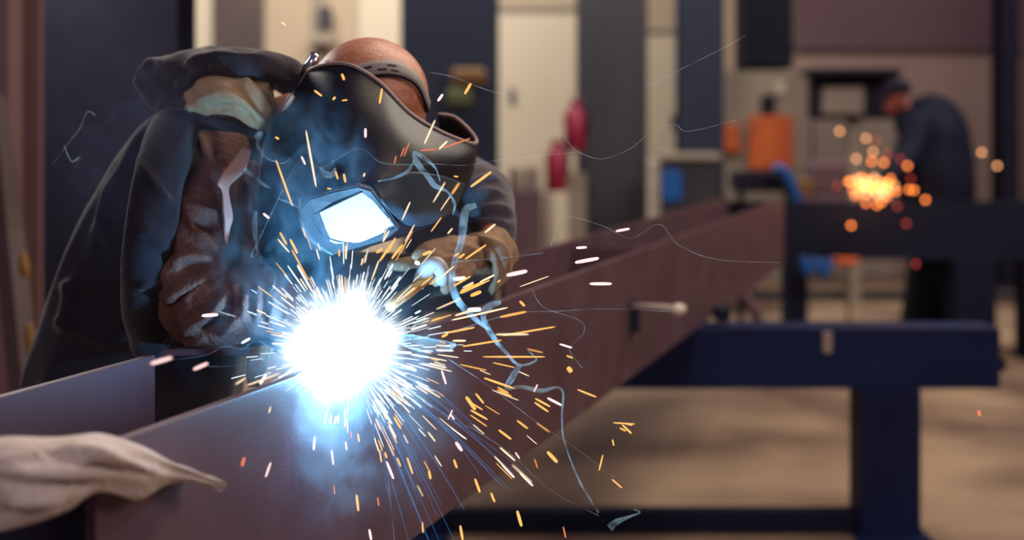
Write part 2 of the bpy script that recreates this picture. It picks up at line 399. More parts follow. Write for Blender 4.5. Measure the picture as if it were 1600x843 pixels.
build('housing', pxbox(1034, 1124, 246, to_floor(11.6), 11.6, .5, .03), M['grey'], wc)
build('blue_panel', pxbox(1036, 1066, 266, 314, 11.56, .05, .01), M['bblue'], wc)
build('top_plate', pxbox(1034, 1128, 240, 250, 11.55, .6, .01), M['machine'], wc)
item('white_post', 'pale narrow post left of the grey machine with the blue panel', 'post', pxbox(1015, 1033, 250, to_floor(11.7), 11.7, .1, .01), M['white'])
ms = empty('machine_cabinet', at(1195, to_floor(14.1), 14.1), 'large beige machine cabinet behind the orange leather pad', 'cabinet')
build('housing', pxbox(1133, 1268, 108, to_floor(14.1), 14.1, .6, .03), M['machine'], ms)
build('vent', pxbox(1190, 1212, 148, 180, 14.05, .06, .01), M['black'], ms)
build('indicator', pxbox(1212, 1226, 128, 146, 14.05, .06, .01), M['white'], ms)
item('duct_box', 'black duct box above the beige machine cabinet', 'duct', pxbox(1163, 1241, -160, 107, 12.8, .6, .03), M['black'])
# orange pads: upholstered welding seat backs
def pad(x0, x1, y0, y1, d, label, taper=0):
    a = at(x0, y1, d); b = at(x1, y0, d); bm = bx((a.x, d, a.z), (b.x, d+.10, b.z), .03)
    if taper:
        for v in bm.verts:
            k = (v.co.z-a.z)/(b.z-a.z); v.co.x += (b.x-a.x)*taper*k*(1 if v.co.x < (a.x+b.x)/2 else -.35)
    return item('leather_apron', label, 'apron', bm, M['orange'], False)
pad(1172, 1240, 180, 266, 13.99, 'square orange leather apron hanging on the beige cabinet')
pad(1124, 1160, 192, 238, 13.99, 'small tapering orange leather apron left of the square one', .35)
hb = empty('hand_truck', at(1195, 300, 10.8), 'dark trolley with a blue bent handle below the square orange apron', 'trolley')
build('deck', pxbox(1152, 1240, 268, 300, 10.8, .4, .02), M['black'], hb)
build('handle', tpx([(1208,262,10.7,.03),(1224,266,10.7,.035),(1238,290,10.7,.035),(1250,322,10.7,.03)]), M['bblue'], hb, True)
for px in (1158, 1232): build('leg', pxbox(px-5, px+5, 296, to_floor(10.85), 10.85, .05, .01), M['black'], hb)
item('yellow_box', 'small ochre box right of the blue trolley handle', 'box', pxbox(1248, 1270, 280, 305, 10.9, .2, .02), M['yellow'])
bst = empty('box_stand', at(1287, to_floor(10.9), 10.9), 'dark plum stand under the small ochre box', 'stand')
build('top', pxbox(1244, 1330, 305, 360, 10.9, .3, .02), M['plum'], bst)
for px in (1247, 1327):
    for dz in (0, .25): build('leg', pxbox(px-2, px+2, 358, to_floor(10.9+dz), 10.9+dz, .03, .004), M['plum'], bst)
item('clutter_bin', 'dark plum bin on the stand behind the orange sparks', 'bin', pxbox(1268, 1330, 252, 305, 10.95, .3, .04), M['plum'])
mo = empty('control_console', at(1338, 186, 12.2), 'black control console with a pale screen, left of the second man', 'console')
build('housing', pxbox(1270, 1406, 112, 186, 12.2, .25, .03), M['black'], mo)
build('screen', pxbox(1286, 1350, 136, 178, 12.17, .04, .01), M['screen'], mo)
build('hood_lip', pxbox(1266, 1410, 106, 116, 12.0, .45, .01), M['black'], mo)
build('stand', pxbox(1325, 1345, 186, to_floor(12.3), 12.3, .1, .01), M['machine'], mo)
item('grey_locker', 'beige locker under the black control console', 'locker', pxbox(1270, 1400, 190, to_floor(14.5), 14.5, .3, .03), M['machine'])
M['rust'] = mat('rust_cloth', (.17,.085,.035), .85)
item('vest', 'yellow green safety vest hanging on the navy column behind the welder', 'vest', pxbox(698, 738, 136, 166, 11.38, .1, .04), M['green'])
item('cap', 'dull orange cap hanging above the yellow green vest', 'cap', pxbox(704, 760, 106, 133, 11.38, .1, .04), M['rust'])
item('wall_box', 'small blue grey switch box on the tan wall above the bald head', 'switch box', pxbox(497, 518, 10, 46, WD-.2, .08, .02), M['grey'])
item('wall_tray', 'small dull tray below the switch box on the tan wall', 'tray', pxbox(484, 524, 52, 68, WD-.3, .2, .02), M['machine'])
item('leaning_board', 'reddish brown board leaning by the dark column at the left edge', 'board', tpx([(-8,150,4.3,.035),(2,250,4.3,.045),(14,360,4.3,.05),(26,480,4.25,.05),(40,640,4.2,.05),(50,960,4.1,.045)],3,6), M['brown'])
item('hand_file', 'small file with an orange grip beside the leaning board', 'tool', tpx([(36,395,4.1,.010),(37,415,4.1,.017),(40,432,4.1,.012)]), M['yellow'], True)
item('hand_brush', 'narrow brush with an ochre grip below the orange file, beside the jacket', 'tool', tpx([(45,505,4.1,.010),(47,530,4.1,.015),(48,556,4.1,.010)]), M['yellow'], True)
item('flat_bar', 'dark reddish flat bar lying behind the girder in front of the welder', 'bar', pxbox(205, 395, 545, 556, 2.42, .03, .002), M['steel'])

# ---------------------------------------------------------------- the welder
wl = empty('person', (at(210, 0, 2.85).x, 2.8, 0), 'person welding, bent over the girder in black face mask, dark hood and suede gloves', 'person')
HC = at(577, 151, 2.47); HR = 93*2.47/F
bm = bmesh.new()
ball(bm, HC, HR, (1.0, 1.08, 1.0), 4)
ball(bm, HC+Vector((.01,-.005,-.045)), HR*.86, (1,1.02,1.05), 3)
chain(bm, [(560,200,2.46,66),(552,250,2.44,50),(548,285,2.42,36)], 5)              # face and jaw
ball(bm, at(560,235,2.36), .017); ball(bm, at(520,262,2.37), .02, (1.5,.6,.6))     # nose, mouth
ball(bm, at(500,185,2.5), .024, (.6,1,1.3)); ball(bm, at(655,190,2.52), .024, (.5,1,1.3))   # ears
chain(bm, [(500,190,2.56,55),(450,200,2.62,55),(400,225,2.68,60)], 5)              # neck
chain(bm, [(350,240,2.75,80),(300,330,2.76,105),(262,430,2.76,115),(235,560,2.78,115),(225,660,2.8,110)], 5)
for (dx, dy) in ((-.10, -.02), (.10, .08)):                                        # legs
    hp = at(222, 680, 2.8)+Vector((dx*.7, dy, 0))
    for k in range(25):
        t_ = k/24; ball(bm, (hp.x+dx*.4*t_, hp.y+dy+.02*t_, hp.z*(1-t_)+.09*t_), .085*(1-t_)+.045*t_)
chain(bm, [(345,250,2.6,34),(312,350,2.47,32),(318,455,2.37,30),(390,490,2.32,28),(455,515,2.28,22)], 6)   # his right arm
chain(bm, [(560,250,2.78,45),(680,275,2.72,40),(748,310,2.66,28),(766,360,2.58,22),(762,395,2.52,20)], 6)  # his left arm
body = link('body', fuse(bm, .006, 4, .5), M['skin'], wl, True)

def dome(u, r=1.012):
    """depth of the head's surface seen at px, py"""
    px, py = u; a = (px-577)/93.; b = (py-151)/93.; k = max(0, 1-a*a-b*b)
    return 2.47-HR*1.08*math.sqrt(k)*r-.004
# fleece jacket: torso and shoulders
bm = bmesh.new()
chain(bm, [(345,205,2.72,84),(300,295,2.72,128),(262,395,2.74,148),(232,500,2.76,164),(212,600,2.78,172),(212,640,2.8,165)], 7)
chain(bm, [(330,225,2.70,85),(430,215,2.74,62),(540,225,2.80,55),(660,265,2.78,50)], 6)
chain(bm, [(420,270,2.70,62),(440,360,2.64,74),(480,420,2.62,66),(540,440,2.62,52),(610,436,2.66,44),(680,430,2.74,36),(735,432,2.82,28)], 6)
chain(bm, [(400,480,2.62,70),(500,500,2.64,60),(620,480,2.70,50)], 6)
me = fuse(bm, .009, 7)
me = folds(me, [(.010,9,[(235,185),(200,250),(168,330),(140,400)]), (.012,10,[(120,430),(105,480),(100,520)]), (.012,12,[(180,260),(172,340),(180,420)]),
    (.014,10,[(80,500),(140,520),(200,560)]), (.010,10,[(90,455),(130,440),(175,450)]), (.010,9,[(150,360),(200,380),(240,430)])], .006, 8)
jk = link('hooded_jacket', me, M['hoodie'], wl, True)
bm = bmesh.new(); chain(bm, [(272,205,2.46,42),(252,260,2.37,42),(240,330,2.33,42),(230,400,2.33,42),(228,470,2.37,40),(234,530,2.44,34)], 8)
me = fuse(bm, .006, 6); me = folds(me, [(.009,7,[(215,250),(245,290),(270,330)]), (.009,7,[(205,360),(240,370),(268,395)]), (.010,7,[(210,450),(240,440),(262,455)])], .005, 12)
link('shoulder_shade', me, M['hoodie'], jk, True)  # dark piece added over the suede for the shade under the hood
# hood rolled behind the neck
bm = bmesh.new()
chain(bm, [(262,130,2.62,44),(300,112,2.54,34),(350,100,2.46,26),(400,99,2.44,24),(445,112,2.46,25),(478,138,2.50,26)], 8, 1.5)
chain(bm, [(262,130,2.62,44),(330,108,2.72,34),(410,108,2.74,30),(470,130,2.66,26)], 8)
chain(bm, [(255,150,2.6,30),(290,178,2.5,22),(350,190,2.46,14),(405,208,2.44,12)], 8, 1.4)
chain(bm, [(300,170,2.66,40),(360,170,2.68,40)], 6)
me = fuse(bm, .006, 5)
me = folds(me, [(.010,5,[(218,150),(222,105),(262,92)]), (.009,5,[(275,112),(310,92),(360,86),(430,92)]), (-.008,5,[(262,150),(275,118),(300,105)]),
   (.007,5,[(290,132),(310,112),(350,102)]), (-.006,4,[(330,112),(322,96)]), (-.006,4,[(360,108),(352,92)]), (-.005,4,[(400,108),(396,92)])], .007, 22)
hd = link('hood', me, M['hood'], jk, True)
# tan neck cloth
bm = patch([[(283,128,2.56),(320,112,2.48),(370,112,2.46),(425,116,2.48)],
            [(292,150,2.50),(330,130,2.43),(380,132,2.42),(428,142,2.46)],
            [(300,170,2.46),(345,158,2.40),(392,168,2.40),(434,178,2.46)],
            [(312,180,2.46),(352,180,2.42),(398,200,2.42),(436,214,2.48)]], 14, 14)
thicken(bm, .008); me = from_bm(bm)
me = folds(me, [(.016,7,[(300,165),(330,150),(360,150),(395,175),(425,205)]), (.014,6,[(375,118),(400,150),(425,190)]), (-.012,7,[(330,170),(370,168),(400,190)]), (.012,5,[(295,140),(292,160),(306,172)]), (-.012,5,[(350,125),(380,145),(410,185)]), (.008,4,[(405,118),(420,140)])], .006, 25)
link('neck_cloth', me, M['neck'], wl, True)
# brown suede sleeve and chest
bm = bmesh.new()
chain(bm, [(345,240,2.55,50),(318,320,2.44,60),(306,380,2.39,68),(306,425,2.36,68)], 8)
chain(bm, [(350,260,2.55,38),(368,330,2.48,34),(372,400,2.44,32)], 8)
me1 = fuse(bm, .005, 5)
SL = [(.014,7,[(312,205),(318,235),(330,262),(345,288)]), (-.016,9,[(325,215),(340,250),(356,262)]), (.012,6,[(279,300),(298,345),(327,382),(347,402)]),
   (.012,6,[(292,315),(318,328),(346,338)]), (-.012,8,[(300,355),(320,352),(345,352)]), (.014,8,[(268,420),(290,405),(345,412)]),
   (-.014,6,[(272,425),(300,414),(330,416)]), (.016,7,[(258,472),(272,458),(306,440),(343,424),(362,418)]), (-.008,9,[(262,340),(262,380),(258,410)])]
me1 = folds(me1, [(a*1.05, w_*1.35, l) for a, w_, l in SL], .006, 12)
sv = link('suede_sleeve', me1, M['jacket'], wl, True)
bm = bmesh.new()
chain(bm, [(292,455,2.39,62),(318,480,2.36,66),(360,478,2.33,62),(400,470,2.31,58),(440,480,2.30,48),(462,510,2.28,38)], 8)
me2 = fuse(bm, .005, 5)
FL = [(.014,6,[(272,508),(290,496),(317,472),(353,437)]), (-.016,5,[(280,505),(310,482),(350,445)]), (.012,5,[(288,478),(305,460),(330,440)]), (.012,6,[(280,526),(300,510),(335,488),(362,450)]),
   (-.014,6,[(300,525),(340,500),(370,460)]), (.013,6,[(335,526),(364,505),(381,480),(385,444)]), (-.012,4,[(372,500),(376,470),(372,440)]), (.010,4,[(366,486),(370,460),(368,437)]),
   (.012,4,[(400,500),(405,470),(402,440)]), (-.012,4,[(392,500),(395,470),(393,440)]), (.012,4,[(422,505),(428,475),(424,445)]), (-.012,4,[(412,500),(416,470),(414,445)]), (.010,6,[(285,538),(300,533),(330,520)])]
me2 = folds(me2, [(a*.95, w_*1.3, l) for a, w_, l in FL], .005, 16)
link('suede_cuff', me2, M['jacket'], sv, True)
# pale front edge of the jacket
bm = patch([[(380,230,2.43),(394,234,2.44)],[(360,256,2.395),(386,258,2.40)],[(342,281,2.355),(362,286,2.365)],[(347,300,2.35),(358,302,2.352)],[(350,330,2.34),(364,338,2.345)],[(352,352,2.34),(360,356,2.345)],[(350,385,2.345),(354,386,2.345)]], 8, 8)
thicken(bm, .012); link('jacket_edge', from_bm(bm), M['lining'], sv, True)
bm = bmesh.new(); chain(bm, [(392,265,2.50,16),(388,310,2.46,22),(390,360,2.44,24),(385,410,2.42,24),(395,450,2.4,26)], 8)
me = fuse(bm, .005, 3); me = folds(me, [(.010,4,[(382,270),(392,320),(391,380)]), (-.009,4,[(375,290),(380,330),(378,370)])], .005, 20)
link('jacket_front', me, M['jacket'], sv, True)
# grey knitted sleeve on his left arm
bm = bmesh.new()
chain(bm, [(640,255,2.78,58),(715,285,2.72,50),(752,305,2.66,50),(766,335,2.62,42),(770,365,2.60,38),(764,385,2.58,36)], 8)
me = fuse(bm, .006, 4)
me = folds(me, [(.009,4,[(730,352),(765,345),(800,352)]), (.009,4,[(735,330),(770,322),(800,328)]), (.008,4,[(728,310),(760,298),(792,305)]), (.008,4,[(735,288),(760,276),(785,282)]), (-.008,3,[(735,341),(768,334),(802,340)])], .004, 18)
link('knit_sleeve', me, M['sleeve'], wl, True)
# gloves
def glove(parts, name, fl, palm_label=None):
    bm = bmesh.new()
    for c in parts: chain(bm, c, 7)
    me = fuse(bm, .0045, 3, .5); me = folds(me, fl, .003, 30)
    return link(name, me, M['glove'], wl, True)
gl = glove([[(772,392,2.54,36),(752,398,2.50,33),(730,398,2.46,30),(712,396,2.43,25)],                # back of the hand
    [(725,384,2.42,18),(700,382,2.38,15),(678,384,2.34,12),(660,390,2.31,10),(650,400,2.30,9)],      # index
    [(722,396,2.41,17),(700,398,2.36,14),(682,406,2.32,12),(672,420,2.31,10)],
    [(722,410,2.41,16),(706,418,2.37,13),(692,428,2.34,11),(682,440,2.33,10)],
    [(730,420,2.42,15),(716,432,2.39,12),(704,442,2.37,10),(696,450,2.36,9)],
    [(715,392,2.5,16),(680,400,2.48,13),(655,408,2.44,11),(632,412,2.40,11),(612,414,2.38,10)]],    # thumb
    'left_glove', [(.007,4,[(745,372),(770,380),(785,420)]), (-.006,3,[(735,375),(760,388),(772,425)]), (.006,4,[(700,378),(730,385),(755,400)]), (-.005,3,[(690,392),(715,396),(740,405)])])
# flared cuff
bm = bmesh.new(); rings = []
cc = at(772, 400, 2.54)
P0 = [(730,372),(745,362),(775,356),(798,372),(808,400),(806,428),(790,448),(768,460),(762,440),(770,415),(755,390)]
bm = patch([[(722,372,2.52),(750,360,2.49),(780,357,2.49),(803,374,2.52),(810,402,2.56)],
            [(728,380,2.50),(752,370,2.46),(778,370,2.46),(797,388,2.49),(804,415,2.53)],
            [(735,390,2.49),(755,386,2.45),(775,392,2.44),(790,410,2.46),(796,436,2.50)],
            [(742,402,2.48),(757,404,2.45),(770,412,2.44),(778,428,2.45),(768,460,2.49)]], 8, 8)
thicken(bm, .010); me = from_bm(bm)
me = folds(me, [(.006,4,[(745,368),(785,385),(798,425)]), (-.006,3,[(740,378),(775,392),(788,430)])], .004, 30)
link('glove_cuff', me, M['glove'], gl, True)
gr = glove([[(455,520,2.28,30),(478,515,2.25,27),(495,512,2.235,22)],
    [(492,502,2.235,11),(512,498,2.215,9),(526,506,2.205,8)],[(494,510,2.23,11),(515,510,2.21,9),(528,520,2.2,8)],
    [(493,518,2.23,10),(512,522,2.21,9),(522,532,2.2,8)],[(488,526,2.23,10),(503,533,2.215,8),(512,542,2.21,7)],
    [(470,502,2.24,12),(488,490,2.22,10),(504,488,2.21,9)]], 'right_glove', [(.004,4,[(460,505),(480,512),(495,520)])])
bm = patch([[(392,545,2.34),(405,540,2.30),(425,545,2.29)],[(386,565,2.36),(400,562,2.31),(418,566,2.30)],[(384,585,2.38),(396,584,2.33),(410,588,2.32)],[(388,605,2.42),(396,604,2.38),(404,606,2.37)]], 6, 6)
thicken(bm, .008); link('glove_cuff', from_bm(bm), M['glove'], gr, True)
# trousers and boots
bm = bmesh.new()
chain(bm, [(215,600,2.8,150),(218,680,2.8,140)], 5)
for (dx, dy) in ((-.10, -.02), (.10, .08)):
    hp = at(222, 680, 2.8)+Vector((dx*.7, dy, 0))
    for k in range(25):
        t_ = k/24; ball(bm, (hp.x+dx*.4*t_, hp.y+dy+.02*t_, hp.z*(1-t_)+.12*t_), .115*(1-t_)+.08*t_)
link('trousers', folds(fuse(bm, .012, 4), [], .01, 9), M['trouser'], wl, True)
for (dx, dy) in ((-.10, -.02), (.10, .08)):
    hp = at(222, 680, 2.8)+Vector((dx*.7+dx*.4, 2*dy+.02, 0)); bm = bmesh.new()
    ball(bm, (hp.x, hp.y, .09), .062, (1,1,1.3)); ball(bm, (hp.x+.10, hp.y-.06, .052), .052, (1.5,1.1,1)); ball(bm, (hp.x+.03, hp.y-.02, .055), .055, (1.6,1.2,1))
    box(bm, (hp.x-.06, hp.y-.12, 0), (hp.x+.17, hp.y+.05, .03), .008)
    link('boot', fuse(bm, .006, 3), M['boot'], wl, True)

# helmet: shell, window, headband, pivot
G = [[(466,136,2.46),(488,107,2.38),(540,100,2.32),(590,126,2.31),(640,176,2.33),(690,206,2.37),(739,224,2.45),(741,212,2.53),(712,184,2.58),(684,178,2.58)],
     [(438,172,2.46),(472,160,2.35),(530,163,2.265),(590,190,2.25),(645,225,2.275),(695,246,2.33),(737,250,2.42),(742,244,2.52),(716,225,2.59),(690,220,2.60)],
     [(414,222,2.46),(452,224,2.33),(515,230,2.235),(580,245,2.215),(645,268,2.25),(693,282,2.32),(726,288,2.41),(732,286,2.50),(712,272,2.58),(690,268,2.60)],
     [(403,300,2.46),(440,300,2.34),(500,298,2.235),(570,300,2.20),(638,312,2.245),(685,322,2.32),(710,322,2.39),(712,318,2.48),(695,308,2.56),(680,304,2.58)],
     [(399,358,2.47),(432,366,2.38),(490,372,2.30),(560,372,2.275),(620,362,2.29),(662,354,2.33),(690,342,2.38),(692,338,2.46),(680,332,2.53),(668,330,2.56)],
     [(399,398,2.50),(435,402,2.45),(490,398,2.40),(550,392,2.38),(605,377,2.38),(650,363,2.39),(682,346,2.42),(684,342,2.48),(672,338,2.53),(660,336,2.56)]]
bm = patch(G, 8, 8); thicken(bm, .005)
helmet = link('face_mask', from_bm(bm), M['mask'], wl, True)
bm = patch([[(582,288,2.190),(615,274,2.205),(650,269,2.232),(695,276,2.298),(728,287,2.392)],
            [(596,312,2.190),(625,312,2.212),(660,310,2.256),(694,311,2.318),(718,312,2.383)],
            [(612,333,2.212),(640,336,2.235),(664,335,2.275),(690,333,2.325),(707,332,2.375)],
            [(634,351,2.262),(650,354,2.285),(664,352,2.31),(682,347,2.345),(692,342,2.37)]], 8, 8)
thicken(bm, .004); link('lit_chin_patch', from_bm(bm), M['chin'], helmet, True)  # patch laid on the shell, coloured as its arc-lit underside
# rolled rim along the upper edge
P = cat_rom([(x, y, d-.001) for x, y, d in G[0]], 8); bm = bmesh.new(); tube(bm, [at(*p) for p in P], [.0032]*len(P), 8); build('rim', bm, M['rim'], helmet, True)
P = cat_rom([(r[0][0], r[0][1], r[0][2]-.001) for r in G], 8); bm = bmesh.new(); tube(bm, [at(*p) for p in P], [.003]*len(P), 8); build('rim', bm, M['rim'], helmet, True)
# window bezel
def plate(pts, th, lift=0):
    """flat polygon of (px,py,d) points given thickness towards the camera"""
    bm = bmesh.new(); V = [bm.verts.new(at(x, y, d)) for x, y, d in pts]; f = bm.faces.new(V); bm.normal_update()
    n = f.normal if f.normal.y < 0 else -f.normal
    for v in V: v.co += n*lift
    r = bmesh.ops.extrude_face_region(bm, geom=[f]); vs = [e for e in r['geom'] if isinstance(e, bmesh.types.BMVert)]
    for v in vs: v.co += n*th
    bmesh.ops.recalc_face_normals(bm, faces=bm.faces); return bm
def onplane(px, py):
    """the window's plane tips its face down towards the arc"""
    return 2.172+(py-300)*.00120+abs(px-560)*.00025
bz = [(470,318),(484,303),(520,292),(560,284),(582,290),(604,318),(626,350),(604,368),(562,384),(520,392),(490,384),(474,352)]
bm = plate([(x, y, onplane(x, y)+.006) for x, y in bz], .010); bmesh.ops.bevel(bm, geom=list(bm.edges), offset=.0025, segments=2, affect='EDGES')
wf = build('window_frame', bm, M['bezel'], helmet, False)
gz = [(483,337),(566,298),(584,312),(616,350),(602,362),(562,376),(524,378),(498,365)]
bm = plate([(x, y, onplane(x, y)-.005) for x, y in gz], .003)
build('lens_cover', bm, M['coverglass'], wf, False)
P = cat_rom([(487,338,onplane(487,338)-.009),(505,366,onplane(505,366)-.009),(540,378,onplane(540,378)-.009),(585,370,onplane(585,370)-.009),(616,355,onplane(616,355)-.009)], 5)
bm = bmesh.new(); tube(bm, [at(*p) for p in P], [.0016]*len(P), 6); build('lens_clip', bm, M['mask'], wf, True)
P = [at(490,335,onplane(490,335)-.010), at(566,299,onplane(566,299)-.010)]; bm = bmesh.new(); tube(bm, P, [.0014]*2, 6); build('lens_clip', bm, M['bezel'], wf, True)
# pale semicircular catch light part: adjusting knob on the shell side
bm = bmesh.new(); c = at(512, 268, 2.222); tube(bm, [c+Vector((0,.012,0)), c, c+Vector((0,-.006,0))], [.022,.020,.014], 20); build('side_knob', bm, M['mask'], helmet, True)
# headband
up_ = cat_rom([(540,110),(559,102),(590,95),(618,96),(640,108),(658,127),(669,155),(671,168)], 8); lo_ = cat_rom([(548,128),(570,122),(596,116),(622,118),(642,126),(655,139),(665,163),(668,176)], 8)
bm = bmesh.new(); rows = []
for a, b in zip(up_, lo_):
    rows.append([bm.verts.new(at(x, y, dome((x, y))-.004)) for x, y in [a+(b-a)*t for t in (0,.33,.66,1)]])
for a, b in zip(rows, rows[1:]):
    for i in range(3): bm.faces.new((a[i], b[i], b[i+1], a[i+1]))
thicken(bm, .003)
hbnd = build('headband', bm, M['band'], helmet, True)
for (k0, k1, t0, t1) in ((10,13,.25,.4),(15,19,.55,.7),(20,24,.25,.38),(21,25,.6,.74),(34,36,.3,.5),(38,40,.55,.75),(42,44,.3,.5),(28,29,.0,1.0)):
    bm = bmesh.new(); q = []
    for k in (k0, k1):
        a, b = up_[k], lo_[k]
        q.append([a+(b-a)*t for t in (t0, t1)])
    cs = [q[0][0], q[1][0], q[1][1], q[0][1]]
    V = [bm.verts.new(at(x, y, dome((x, y))-.0088)) for x, y in cs]; V2 = [bm.verts.new(at(x, y, dome((x, y))-.003)) for x, y in cs]
    bm.faces.new(V); bm.faces.new(V2[::-1])
    for i in range(4): bm.faces.new((V[i], V[(i+1)%4], V2[(i+1)%4], V2[i]))
    bmesh.ops.recalc_face_normals(bm, faces=bm.faces)
    build('slot', bm, M['black'], hbnd)
bm = bmesh.new(); P = [at(x, y, dome((x, y))-.003) for x, y in [q for q in lo_]]; tube(bm, P, [.003]*len(P), 6); build('band_edge', bm, M['black'], hbnd, True)
# pivot
bm = bmesh.new(); tube(bm, [at(478,118,2.44), at(484,104,2.42), at(492,90,2.42), at(495,84,2.43)], [.007,.010,.009,.004], 12); build('pivot_knob', bm, M['chrome'], helmet, True)
bm = bmesh.new(); tube(bm, [at(474,118,2.45), at(480,100,2.435), at(490,85,2.435), at(498,84,2.44)], [.006,.006,.006,.004], 10); build('pivot_clip', bm, M['black'], helmet, True)

# welding torch
tc_ = empty('welding_torch', at(664, 436, 2.30), 'welding torch with a brass nozzle, held in the suede glove and pointing into the arc', 'welding torch')
bm = bmesh.new(); tube(bm, [at(668,434,2.29), at(640,455,2.265), at(618,472,2.245), at(606,481,2.235)], [.0085,.0095,.009,.007], 16); build('nozzle', bm, M['brass'], tc_, True)
bm = bmesh.new(); P = cat_rom([(652,448,2.285,.010),(664,424,2.29,.013),(680,412,2.29,.013),(690,424,2.30,.013),(692,436,2.33,.012),(710,424,2.39,.011),(735,408,2.46,.010)], 6)
tube(bm, [at(*p[:3]) for p in P], [p[3] for p in P], 14); build('handle', bm, M['torch'], tc_, True)

# ---------------------------------------------------------------- cloth over the girder's end
bm = patch([[(-60,700,1.62),(0,692,1.60),(60,690,1.60),(120,686,1.62),(165,688,1.66),(220,706,1.70),(280,730,1.76),(325,748,1.75),(350,762,1.745)],
            [(-60,694,1.55),(0,688,1.53),(60,685,1.53),(120,681,1.55),(160,683,1.58),(220,699,1.60),(280,724,1.66),(326,744,1.70),(352,760,1.72)],
            [(-60,730,1.49),(0,720,1.47),(60,718,1.485),(120,712,1.50),(165,712,1.52),(222,722,1.58),(280,738,1.66),(325,752,1.70),(353,762,1.72)],
            [(-60,775,1.48),(0,765,1.46),(60,755,1.46),(120,742,1.48),(170,738,1.52),(225,742,1.58),(280,748,1.66),(325,755,1.70),(352,763,1.72)],
            [(-60,842,1.50),(0,832,1.48),(60,812,1.48),(110,794,1.50),(150,770,1.53),(212,776,1.60),(262,758,1.665),(312,752,1.70),(350,763,1.725)]], 10, 10)
thicken(bm, .007); me = from_bm(bm)
me = folds(me, [(.020,6,[(0,720),(90,712),(180,722),(240,730)]), (-.022,5,[(-20,706),(50,708),(110,718),(190,732),(235,744)]), (-.022,6,[(-20,745),(60,755),(120,758),(150,752)]), (.016,7,[(0,775),(60,775),(110,765)]), (.008,6,[(90,690),(150,700),(200,706)]), (-.016,5,[(0,800),(40,795),(80,785)])], .007, 14)
tag(link('suede_cloth', me, M['cloth'], None, True), 'pale suede cloth draped over the near end of the girder', 'cloth')

# ---------------------------------------------------------------- the second man
w2 = empty('person', at(1440, 209, 9.75)-Vector((0,0,H)), 'person at the far bench in dark clothes and cap, bent over orange sparks', 'person')
d2 = 9.75
bm = bmesh.new()
chain(bm, [(1402,148,d2,17),(1397,162,d2,14),(1392,172,d2,9)], 4); ball(bm, at(1382,166,d2), .02)       # head, jaw, nose
ball(bm, at(1412,158,d2-.09), .025, (.8,.5,1.2))
chain(bm, [(1412,165,d2,12),(1430,180,d2,14)], 4); chain(bm, [(1450,200,d2,30),(1462,260,d2,36),(1462,330,d2,34)], 5)
chain(bm, [(1440,195,d2-.2,13),(1425,250,d2-.3,12),(1385,285,d2-.4,9),(1372,292,d2-.4,8)], 5); chain(bm, [(1440,195,d2+.15,13),(1420,245,d2,12),(1385,283,d2-.2,9),(1366,290,d2-.3,8)], 5)
for px, dp in ((1425,0),(1462,.15)): chain(bm, [(1452,335,d2+dp,20),((1452+px)/2,430,d2+dp,16),(px,HY+F*(H-.08)/(d2+dp),d2+dp,10)], 8)
M['skin2'] = mat('ruddy_shaded_skin', (.26,.07,.06), .5)  # ruddy skin with the backlit face's shade put into its tone
link('body', fuse(bm, .014, 3), M['skin2'], w2, True)
bm = bmesh.new()
chain(bm, [(1420,192,d2,26),(1455,195,d2,48),(1460,240,d2,60),(1464,300,d2,60),(1464,345,d2,50)], 5)
chain(bm, [(1436,195,d2-.2,24),(1420,245,d2-.3,21),(1388,280,d2-.4,14)], 5); chain(bm, [(1436,195,d2+.15,24),(1415,240,d2,21),(1385,278,d2-.2,14)], 5)
link('work_jacket', folds(fuse(bm, .018, 4), [], .02, 5), M['dblue'], w2, True)
bm = bmesh.new()
for px, dp in ((1425,0),(1462,.15)): chain(bm, [(1454,330,d2+dp,32),((1454+px)/2,430,d2+dp,25),(px,HY+F*(H-.1)/(d2+dp),d2+dp,22)], 8)
link('trousers', fuse(bm, .018, 4), M['trouser'], w2, True)
bm = bmesh.new(); ball(bm, at(1402,138,d2), .09, (1.05,1.05,.8), 3); a = at(1376,146,d2); box(bm, (a.x-.03,d2-.07,a.z-.01), (a.x+.09,d2+.07,a.z+.012), .005)
link('cap', fuse(bm, .010, 2), M['black'], w2, True)
for px, dp in ((1425,0),(1462,.15)):
    hp = at(px, 0, d2+dp); bm = bmesh.new(); ball(bm, (hp.x, hp.y, .07), .06, (1,1,1.2)); ball(bm, (hp.x-.08, hp.y, .05), .05, (1.8,1,.9))
    link('boot', fuse(bm, .010, 2), M['boot'], w2, True)

# ---------------------------------------------------------------- sparks of the near arc
def spark_mesh(m):
    bm = bmesh.new(); xs = [0,.06,.3,.7,.94,1]; rs = [.15,.75,1,1,.8,.2]
    tube(bm, [Vector((x,0,0)) for x in xs], rs, 6); me = from_bm(bm); me.materials.append(M[m])
    me.polygons.foreach_set('use_smooth', [True]*len(me.polygons)); return me
SM = {k: spark_mesh('spark_'+k) for k in ('gold','pale','pink','red','white')}
proto = {k: bpy.data.objects.new('spark', SM[k]) for k in SM}
nsp = [0]
def dface(px): return .96/(.315-(px-CX)/F)
def place_spark(a, b, r, kind, label, group):
    o = proto[kind].copy(); C.objects.link(o); v = b-a; L = v.length
    o.location = a; o.rotation_mode = 'QUATERNION'; o.rotation_quaternion = v.to_track_quat('X', 'Z'); o.scale = (L, r, r)
    tag(o, label, 'spark', group); nsp[0] += 1; return o
TONE = {'gold':'orange','pale':'pale yellow','pink':'pink','red':'dull red','white':'blue white'}
